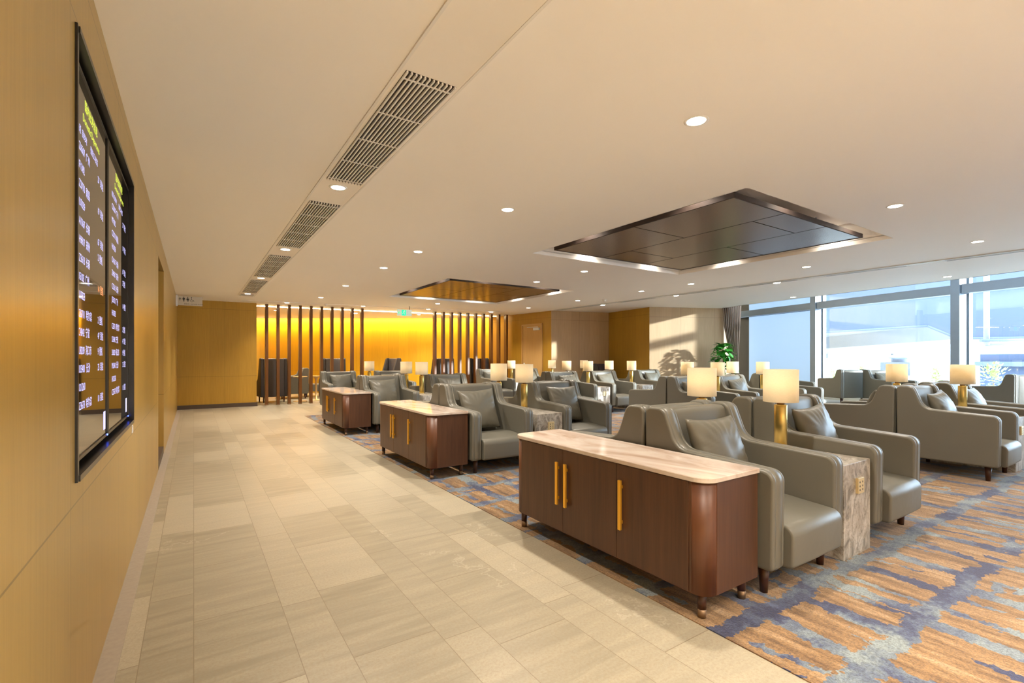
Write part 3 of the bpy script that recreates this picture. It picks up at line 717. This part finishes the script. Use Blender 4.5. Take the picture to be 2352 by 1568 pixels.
def display(y0, y1, nm, off):
    d = empty('screen_panel'); d.parent = ds
    MB().box((-.055, y0, .965), (-.022, y1, 2.47)).build('glass', M['display'], d)
    bz = MB(); w = .014
    for a, b_ in (((y0-w, .965-w), (y0, 2.47+w)), ((y1, .965-w), (y1+w, 2.47+w)), ((y0, .965-w), (y1, .965)), ((y0, 2.47), (y1, 2.47+w))): bz.box((-.06, a[0], a[1]), (-.017, b_[0], b_[1]))
    bz.build('bezel', M['black'], d)
    X = -.0213
    text('国内出发信息', .052, M['txt_y'], d, 'title_text', (X, y0+.30, 2.365), mat=YW)
    text('Domestic Departures', .046, M['txt_y'], d, 'title_text', (X, y0+.26, 2.305), mat=YW)
    text('航班  目的地        登机口 状态', .036, M['txt_v'], d, 'header_text', (X, y0+.15, 2.235), mat=YW)
    lines = ''
    for k, (a, b_, g) in enumerate(flights):
        z = 2.165 - k*.073
        text((a + '  ' + b_).strip(), .045, M['txt_v'], d, 'flight_text', (X, y0+.15, z), mat=YW)
        if g: text('%s  登机' % g if k % 2 else '%s  到达' % g, .045, M['txt_o'] if (k == 7 and nm) else M['txt_v'], d, 'gate_text', (X, y0+.62, z), mat=YW)
    MB().box((X-.0005, y1-.10, .99), (X, y1-.04, 1.08)).build('logo_block', M['txt_v'], d)
    MB().box((-.0165, y1-.02, .953), (-.0145, y1-.008, .960)).build('power_light', M['led_blue'], d)
display(.04, .93, 1, 0); display(.975, 1.86, 0, 5)
o = MB().box((XW, 4.14, .835), (XW+.004, 4.20, .885)).build('wall_label', M['white']); tag(o, 'small white label plate on the left wall under the display corner', 'label plate')
# restroom sign
sg = empty('direction_sign', (XW, 13.9, 0)); tag(sg, 'brushed metal restroom and shower room sign projecting from the left wall', 'sign')
MB().box((0.03, 0, 2.59), (.53, .03, 2.81)).build('board', M['sign_metal'], sg, bevel=.002)
MB().box((0, -.01, 2.57), (.035, .04, 2.83)).build('bracket', M['white'], sg)
FY = (PI/2, 0, 0)
text('淋浴间 | SHOWER ROOM', .034, M['ink'], sg, 'sign_text', (.16, -.0015, 2.615), mat=FY)
ic = MB()
def disc(mb, x, z, r, y=-.001, n=14): mb.add([(x+r*math.cos(2*PI*i/n), y, z+r*math.sin(2*PI*i/n)) for i in range(n)], [tuple(range(n))])
def quad(mb, pts, y=-.001): mb.add([(x, y, z) for x, z in pts], [tuple(range(len(pts)))])
def bar(mb, x0, z0, x1, z1, w, y=-.001):
    d = Vector((x1-x0, z1-z0)).normalized(); n = Vector((-d.y, d.x))*w/2
    quad(mb, [(x0+n.x, z0+n.y), (x1+n.x, z1+n.y), (x1-n.x, z1-n.y), (x0-n.x, z0-n.y)], y)
bar(ic, .08, 2.70, .08, 2.76, .008); bar(ic, .055, 2.735, .08, 2.77, .007); bar(ic, .105, 2.735, .08, 2.77, .007); bar(ic, .055, 2.735, .105, 2.735, .006)
for x, f_ in ((.155, 0), (.235, 1)):
    disc(ic, x, 2.783, .011)
    if f_: quad(ic, [(x-.008, 2.768), (x+.008, 2.768), (x+.026, 2.715), (x-.026, 2.715)])
    else: quad(ic, [(x-.02, 2.768), (x+.02, 2.768), (x+.014, 2.715), (x-.014, 2.715)])
    bar(ic, x-.007, 2.718, x-.007, 2.68, .009); bar(ic, x+.007, 2.718, x+.007, 2.68, .009)
    bar(ic, x-.02, 2.765, x-.027, 2.72, .006); bar(ic, x+.02, 2.765, x+.027, 2.72, .006)
disc(ic, .31, 2.783, .010); bar(ic, .31, 2.77, .312, 2.725, .009); bar(ic, .312, 2.727, .345, 2.722, .008); bar(ic, .345, 2.724, .358, 2.69, .008)
for k in range(14):
    a0 = 2.2 + k*4.2/14; a1 = a0 + 4.2/14; bar(ic, .313+.027*math.cos(a0), 2.708+.027*math.sin(a0), .313+.027*math.cos(a1), 2.708+.027*math.sin(a1), .006)
ic.build('pictogram', M['ink'], sg, fix=False)
# exit sign
ex = empty('exit_sign', (5.14, 13.45, 0), -.12); tag(ex, 'green lit running man exit sign with left arrow hanging before the posts', 'exit sign')
MB().box((-.215, 0, 2.56), (.215, .04, 2.745)).build('housing', M['exit_white'], ex, bevel=.003)
MB().tube([(.14, .02, 2.745), (.14, .02, 2.85)], .008).build('hanger', M['black'], ex)
MB().box((-.085, -.002, 2.57), (.045, 0, 2.735)).build('lit_panel', M['exit_green'], ex)
mb = MB(); Y_ = -.0035
disc(mb, -.005, 2.712, .012, Y_); bar(mb, -.01, 2.70, -.025, 2.655, .018, Y_); bar(mb, -.025, 2.657, 0, 2.63, .012, Y_); bar(mb, 0, 2.63, -.002, 2.595, .010, Y_); bar(mb, -.026, 2.655, -.05, 2.625, .012, Y_); bar(mb, -.05, 2.625, -.072, 2.62, .01, Y_)
bar(mb, -.012, 2.695, .018, 2.675, .009, Y_); bar(mb, -.014, 2.695, -.045, 2.685, .009, Y_); bar(mb, .035, 2.58, .035, 2.725, .005, Y_)
mb.build('running_man', M['exit_white'], ex, fix=False)
mb = MB(); bar(mb, -.185, 2.65, -.105, 2.65, .010, -.002); bar(mb, -.19, 2.65, -.155, 2.685, .010, -.002); bar(mb, -.19, 2.65, -.155, 2.615, .010, -.002); mb.build('arrow', M['exit_green'], ex, fix=False)
# door in the door wall
dd = Vector(DW1) - Vector(DW0); da = math.atan2(dd.y, dd.x)
def along(u):   # distance along the door wall for a direction
    tt = (u-1176)/f; dx = math.sin(yaw)+tt*math.cos(yaw); dy = math.cos(yaw)-tt*math.sin(yaw)
    p = Vector(DW0); k = (dx*p.y - dy*p.x) / (dy*dd.x - dx*dd.y); return k*dd.length
s0, s1 = along(1200), along(1247)
d2 = empty('door_2', (DW0[0], DW0[1], 0), da); tag(d2, kind='structure')
MB().box((s0+.05, -.02, 0), (s1-.05, .0, 2.42)).build('door_leaf', M['door_wood'], d2)
mb = MB(); mb.box((s0, -.045, 0), (s0+.05, .0, 2.47)); mb.box((s1-.05, -.045, 0), (s1, .0, 2.47)); mb.box((s0, -.045, 2.42), (s1, 0, 2.47)); mb.build('door_frame', M['door_wood'], d2)
mb = MB(); mb.box((s1-.40, -.08, 2.25), (s1-.12, -.02, 2.33)); mb.box((s1-.75, -.05, 2.35), (s1-.2, -.035, 2.37)); mb.build('door_closer', M['pale_metal'], d2)
mb = MB(); mb.box((s0+.09, -.028, 1.0), (s0+.15, -.02, 1.16)); mb.box((s0+.09, -.06, 1.06), (s0+.26, -.045, 1.08)); mb.build('door_handle', M['pale_metal'], d2)
# ------------------------------------------------------------------ glazing
WP = Vector((17.2, 6.5)); WD = Vector((.289, .957)).normalized(); wang = math.atan2(WD.y, WD.x)
P = lambda k: WP + WD*k
mull = [6.0, 1.36, -2.72, -6.8, -10.9]
for i in range(4):
    k1, k0 = mull[i], mull[i+1]; p = P(k0); L = k1 - k0
    w = empty('window_%d' % (i+1), (p.x, p.y, 0), wang); tag(w, kind='structure')
    MB().box((.1, -.012, .12), (L-.02, .0, 4.28)).build('pane', M['glass'], w)
    MB().box((0.05, .02, 2.96), (L-.12, .26, 3.19)).build('transom', M['grey_metal'], w, bevel=.004)
    MB().box((-.10, .0, 0), (.10, .30, 4.3)).build('mullion', M['grey_metal'], w, bevel=.004)
    MB().box((-.14, -.12, 0), (.14, .0, 4.3)).build('mullion_cap', M['pale_metal'], w)
    MB().box((.1, -.03, 0), (L-.1, .10, .12)).build('sill', M['pale_metal'], w)
# roller blind in the first bay
bl0 = P(mull[1] + .16); e = empty('roller_blind', (bl0.x, bl0.y, 0), wang); tag(e, 'pale blue translucent roller blind pulled down in the first window bay', 'roller blind')
MB().box((0, .012, .15), (2.95, .016, 2.95)).build('blind_cloth', M['blind'], e)
MB().box((0, .012, 3.20), (2.95, .016, 4.25)).build('upper_cloth', M['blind'], e)
# curtain
e = empty('curtain', (0, 0, 0)); tag(e, 'brown grey pleated curtain drawn to the end of the tan wall beside the windows', 'curtain')
R = []
a = Vector((13.40, 8.66)); dcur = Vector((.80, -.60)).normalized()
for z, l0, l1 in ((.02, .30, .52), (.9, .27, .50), (1.3, .24, .47), (1.8, .14, .50), (2.3, .05, .53), (3.0, 0, .56)):
    ring = []; n = 66
    for i in range(n + 1):
        s = i/n; x = l0 + (l1-l0)*s; off = .035*math.sin(s*2*PI*9)
        q = a + dcur*x + Vector((dcur.y, -dcur.x))*off; ring.append((q.x, q.y, z))
    R.append(ring)
mb = MB(); n = 67
mb.add([p_ for r_ in R for p_ in r_], [(k*n+i, k*n+i+1, (k+1)*n+i+1, (k+1)*n+i) for k in range(len(R)-1) for i in range(n-1)], True)
c_ = mb.build('curtain_cloth', M['curtain'], e); sm = c_.modifiers.new('s', 'SOLIDIFY'); sm.thickness = .006
# plant
pl = empty('potted_plant', (12.88, 8.28, 0)); tag(pl, 'bushy green pothos plant standing before the sunlit tan wall', 'plant')
MB().lathe([(.13, 0), (.17, .32), (.18, .34), (.16, .34), (.15, .30)], seg=24).build('pot', M['pot'], pl)
MB().tube([(0, 0, .25), (.01, 0, 1.55)], [.04, .03]).build('stem', M['stem'], pl)
rng = random.Random(3); lv = MB()
def leaf(mb, base, out, size, rng):
    up = Vector((0, 0, 1)); s = out.cross(up); s.normalize(); nrm = s.cross(out).normalized()
    pts = [(0, 0, 0), (.12, .30, .04), (.38, .42, .07), (.70, .28, .04), (1.0, 0, -.10), (.70, -.28, .04), (.38, -.42, .07), (.12, -.30, .04), (.4, 0, .0), (.72, 0, -.02)]
    V = [base + out*(p[0]*size) + s*(p[1]*size) + nrm*(p[2]*size) for p in pts]
    mb.add(V, [(0, 8, 2, 1), (8, 9, 3, 2), (9, 4, 3), (0, 7, 6, 8), (8, 6, 5, 9), (9, 5, 4)], True)
for k in range(230):
    z = .55 + 1.22*rng.random()**.8; a_ = rng.random()*2*PI
    env = .34*math.sin(min(1, (1.92-z)/.75)*PI/2)*(0.75 if z < .9 else 1)
    r = env*(.35+.65*rng.random()); b_ = Vector((r*math.cos(a_), r*math.sin(a_), z))
    o_ = Vector((math.cos(a_+rng.uniform(-.8, .8)), math.sin(a_+rng.uniform(-.8, .8)), rng.uniform(-.9, .35))).normalized()
    leaf(lv, b_, o_, rng.uniform(.13, .22), rng)
lv.build('foliage', M['leaf'], pl, fix=False)
# ------------------------------------------------------------------ outside
g = MB().box((19.8, -60, -.25), (200, 160, -.12)).build('ground', M['ground']); tag(g, kind='structure')
g2 = MB().prism([(14.2, -8), (80, -8), (80, 60), (20.9, 12.4)], -.2, -.11)
F = Vector((math.sin(yaw), math.cos(yaw))); Rr = Vector((math.cos(yaw), -math.sin(yaw)))
def wp(u, v, d):
    q = F*d + Rr*((u-1176)/f*d); return Vector((q.x, q.y, 1.35 + (820.3-v)*d/f))
# jet bridge: a long blue boxed gangway with a pale underside
jb = empty('jet_bridge', (0, 0, 0)); tag(jb, 'blue panelled jet bridge with pale underside beyond the windows', 'jet bridge')
A = [wp(1690, 770, 33), wp(1907, 763, 30), wp(2130, 749, 27), wp(2200, 778, 26.3), wp(2420, 775, 24)]
Bk = [v_ + Vector((F.x*9, F.y*9, 0)) for v_ in A]
vs = []; fs = []
for v_ in A: vs += [v_, Vector((v_.x, v_.y, 7.5))]
mb = MB(); n = len(A)
for i in range(n-1):
    a0, a1, b0, b1 = A[i], A[i+1], Bk[i], Bk[i+1]
    mb.add([a0, a1, Vector((a1.x, a1.y, 7.5)), Vector((a0.x, a0.y, 7.5)), b0, b1, Vector((b1.x, b1.y, 7.5)), Vector((b0.x, b0.y, 7.5))], [(0, 1, 2, 3), (4, 7, 6, 5), (3, 2, 6, 7)])
mb.build('side_panel', M['ext_blue'], jb)
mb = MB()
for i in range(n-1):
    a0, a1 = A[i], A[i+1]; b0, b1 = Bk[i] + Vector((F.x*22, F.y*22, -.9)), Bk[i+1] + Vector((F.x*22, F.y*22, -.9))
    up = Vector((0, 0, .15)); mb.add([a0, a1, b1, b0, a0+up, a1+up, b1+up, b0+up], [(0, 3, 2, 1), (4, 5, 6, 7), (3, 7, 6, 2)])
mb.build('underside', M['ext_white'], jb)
mb = MB()
for i in range(n-1): mb.tube([A[i] + Vector((0, 0, .02)), A[i+1] + Vector((0, 0, .02))], .07, 6)
mb.build('edge_beam', M['ext_grey'], jb)
q0 = wp(1907, 826, 60); 
mb = MB(); c1, c2 = wp(2035, 870, 45), wp(2100, 870, 45)
pil = empty('bridge_pillar', (0, 0, 0)); tag(pil, 'grey bridge support pillar under the pale underside, above a lamp shade', 'pillar')
cx_ = wp(2066, 860, 40); 
MB().box((cx_.x-1.0, cx_.y-1.0, -.12), (cx_.x+1.0, cx_.y+1.0, .95)).build('block', M['ext_grey'], pil)
MB().lathe([(.5, .95), (.5, 1.2), (.9, 1.3), (.9, 1.5), (.4, 1.55), (.4, 2.2)], (cx_.x, cx_.y, 0), 16).build('pivot', M['grey_metal'], pil)
mb = MB(); c1 = wp(2320, 840, 22)
pil2 = empty('bridge_pillar', (0, 0, 0)); tag(pil2, 'wide blue grey bridge support at the right frame edge behind the shrub', 'pillar')
MB().box((c1.x-.5, c1.y-.9, -.12), (c1.x+2.2, c1.y+.9, 1.5)).build('block', M['ext_blue'], pil2)
MB().box((c1.x-.9, c1.y-1.2, .95), (c1.x+2.2, c1.y+1.0, 1.15)).build('ledge', M['ext_grey'], pil2)
pp = empty('drain_pipe', (0, 0, 0)); tag(pp, 'pale vertical pipe with elbows outside the right window bay', 'pipe')
a0 = wp(2266, 600, 20); a1 = wp(2266, 792, 20); a2 = wp(2400, 790, 20)
MB().tube([Vector((a0.x, a0.y, 6)), a1], .10, 10).build('riser', M['ext_white'], pp); MB().tube([a1, a2], .07, 10).build('run', M['ext_white'], pp)
a3 = wp(2252, 782, 19.8); a4 = wp(2420, 779, 19.8); MB().tube([a3, a4], .06, 8).build('rail', M['ext_grey'], pp)
# far band and hangar
o = empty('terminal_wing'); tag(o, 'pale grey far terminal wing below the jet bridge', 'building')
b0, b1 = wp(1500, 828, 75), wp(2150, 828, 75)
mb = MB()
for z0, z1, m_ in ((1.9, 2.9, 'band'),):
    q = [(b0.x, b0.y, z0), (b1.x, b1.y, z0), (b1.x, b1.y, z1), (b0.x, b0.y, z1)]; w_ = F*4
    mb.add(q + [(x+w_.x, y+w_.y, z) for x, y, z in q], [(0, 1, 2, 3), (4, 7, 6, 5), (0, 4, 5, 1), (3, 2, 6, 7), (0, 3, 7, 4), (1, 5, 6, 2)])
mb.build('roof_band', M['ext_grey'], o)
for k in range(4):
    q = b0.lerp(b1, (k+.5)/4); MB().box((q.x+1, q.y+1, -.12), (q.x+1.6, q.y+1.6, 1.9)).build('column', M['ext_grey'], o)
for u, v, d, s, lb in ((2282, 870, 16.5, .95, 'light green shrub outside the right window bay'), (2150, 880, 18, .8, 'small light green shrub outside the middle window bay'), (1980, 890, 20, .8, 'light green shrub seen between the two window chairs'), (1915, 890, 22, .7, 'light green shrub behind the dark window chair')):
    q = wp(u, v, d); e = empty('shrub', (q.x, q.y, -.12)); tag(e, lb, 'shrub', 'shrubs outside the glazing')
    MB().tube([(0, 0, 0), (0, 0, .6)], [.03, .02]).build('trunk', M['stem'], e)
    lv = MB()
    for k in range(240):
        v_ = Vector((rng.gauss(0, 1), rng.gauss(0, 1), rng.gauss(0, 1))).normalized()*(rng.random()**.4)
        b_ = Vector((v_.x*.5*s, v_.y*.5*s, .75*s + v_.z*.6*s)); leaf(lv, b_, (v_ + Vector((0, 0, .3))).normalized(), .11*s, rng)
    lv.build('foliage', M['leaf_lite'], e, fix=False)
# ------------------------------------------------------------------ world, sun, camera
w = bpy.data.worlds.new('World'); bpy.context.scene.world = w; w.use_nodes = True; nt = w.node_tree; nt.nodes.clear()
bg = nt.nodes.new('ShaderNodeBackground'); bg.inputs[0].default_value = (.66, .83, 1, 1); bg.inputs[1].default_value = 3.7
ow_ = nt.nodes.new('ShaderNodeOutputWorld'); nt.links.new(bg.outputs[0], ow_.inputs[0])
s = bpy.data.lights.new('sun', 'SUN'); s.energy = 5; s.angle = math.radians(1.2); s.color = (1, .96, .9)
so = bpy.data.objects.new('sun', s); col.objects.link(so)
so.rotation_euler = Vector((-.52, .80, -.16)).to_track_quat('-Z', 'Y').to_euler()
cam = bpy.data.cameras.new('Camera'); cam.sensor_width = 36; cam.lens = 36*1105/2352; cam.shift_y = 36.3/2352; cam.clip_end = 400; cam.clip_start = .05
co_ = bpy.data.objects.new('Camera', cam); col.objects.link(co_); co_.location = (0, 0, 1.35); co_.rotation_euler = (PI/2, 0, -yaw)
sc = bpy.context.scene; sc.camera = co_
sc.view_settings.view_transform = 'Standard'; sc.view_settings.look = 'None'; sc.view_settings.exposure = 1.80; sc.view_settings.gamma = 1; sc.view_settings.use_curve_mapping = False
sc.cycles.max_bounces = 9; sc.cycles.diffuse_bounces = 6; sc.cycles.glossy_bounces = 4; sc.cycles.transparent_max_bounces = 8; sc.cycles.sample_clamp_indirect = 6
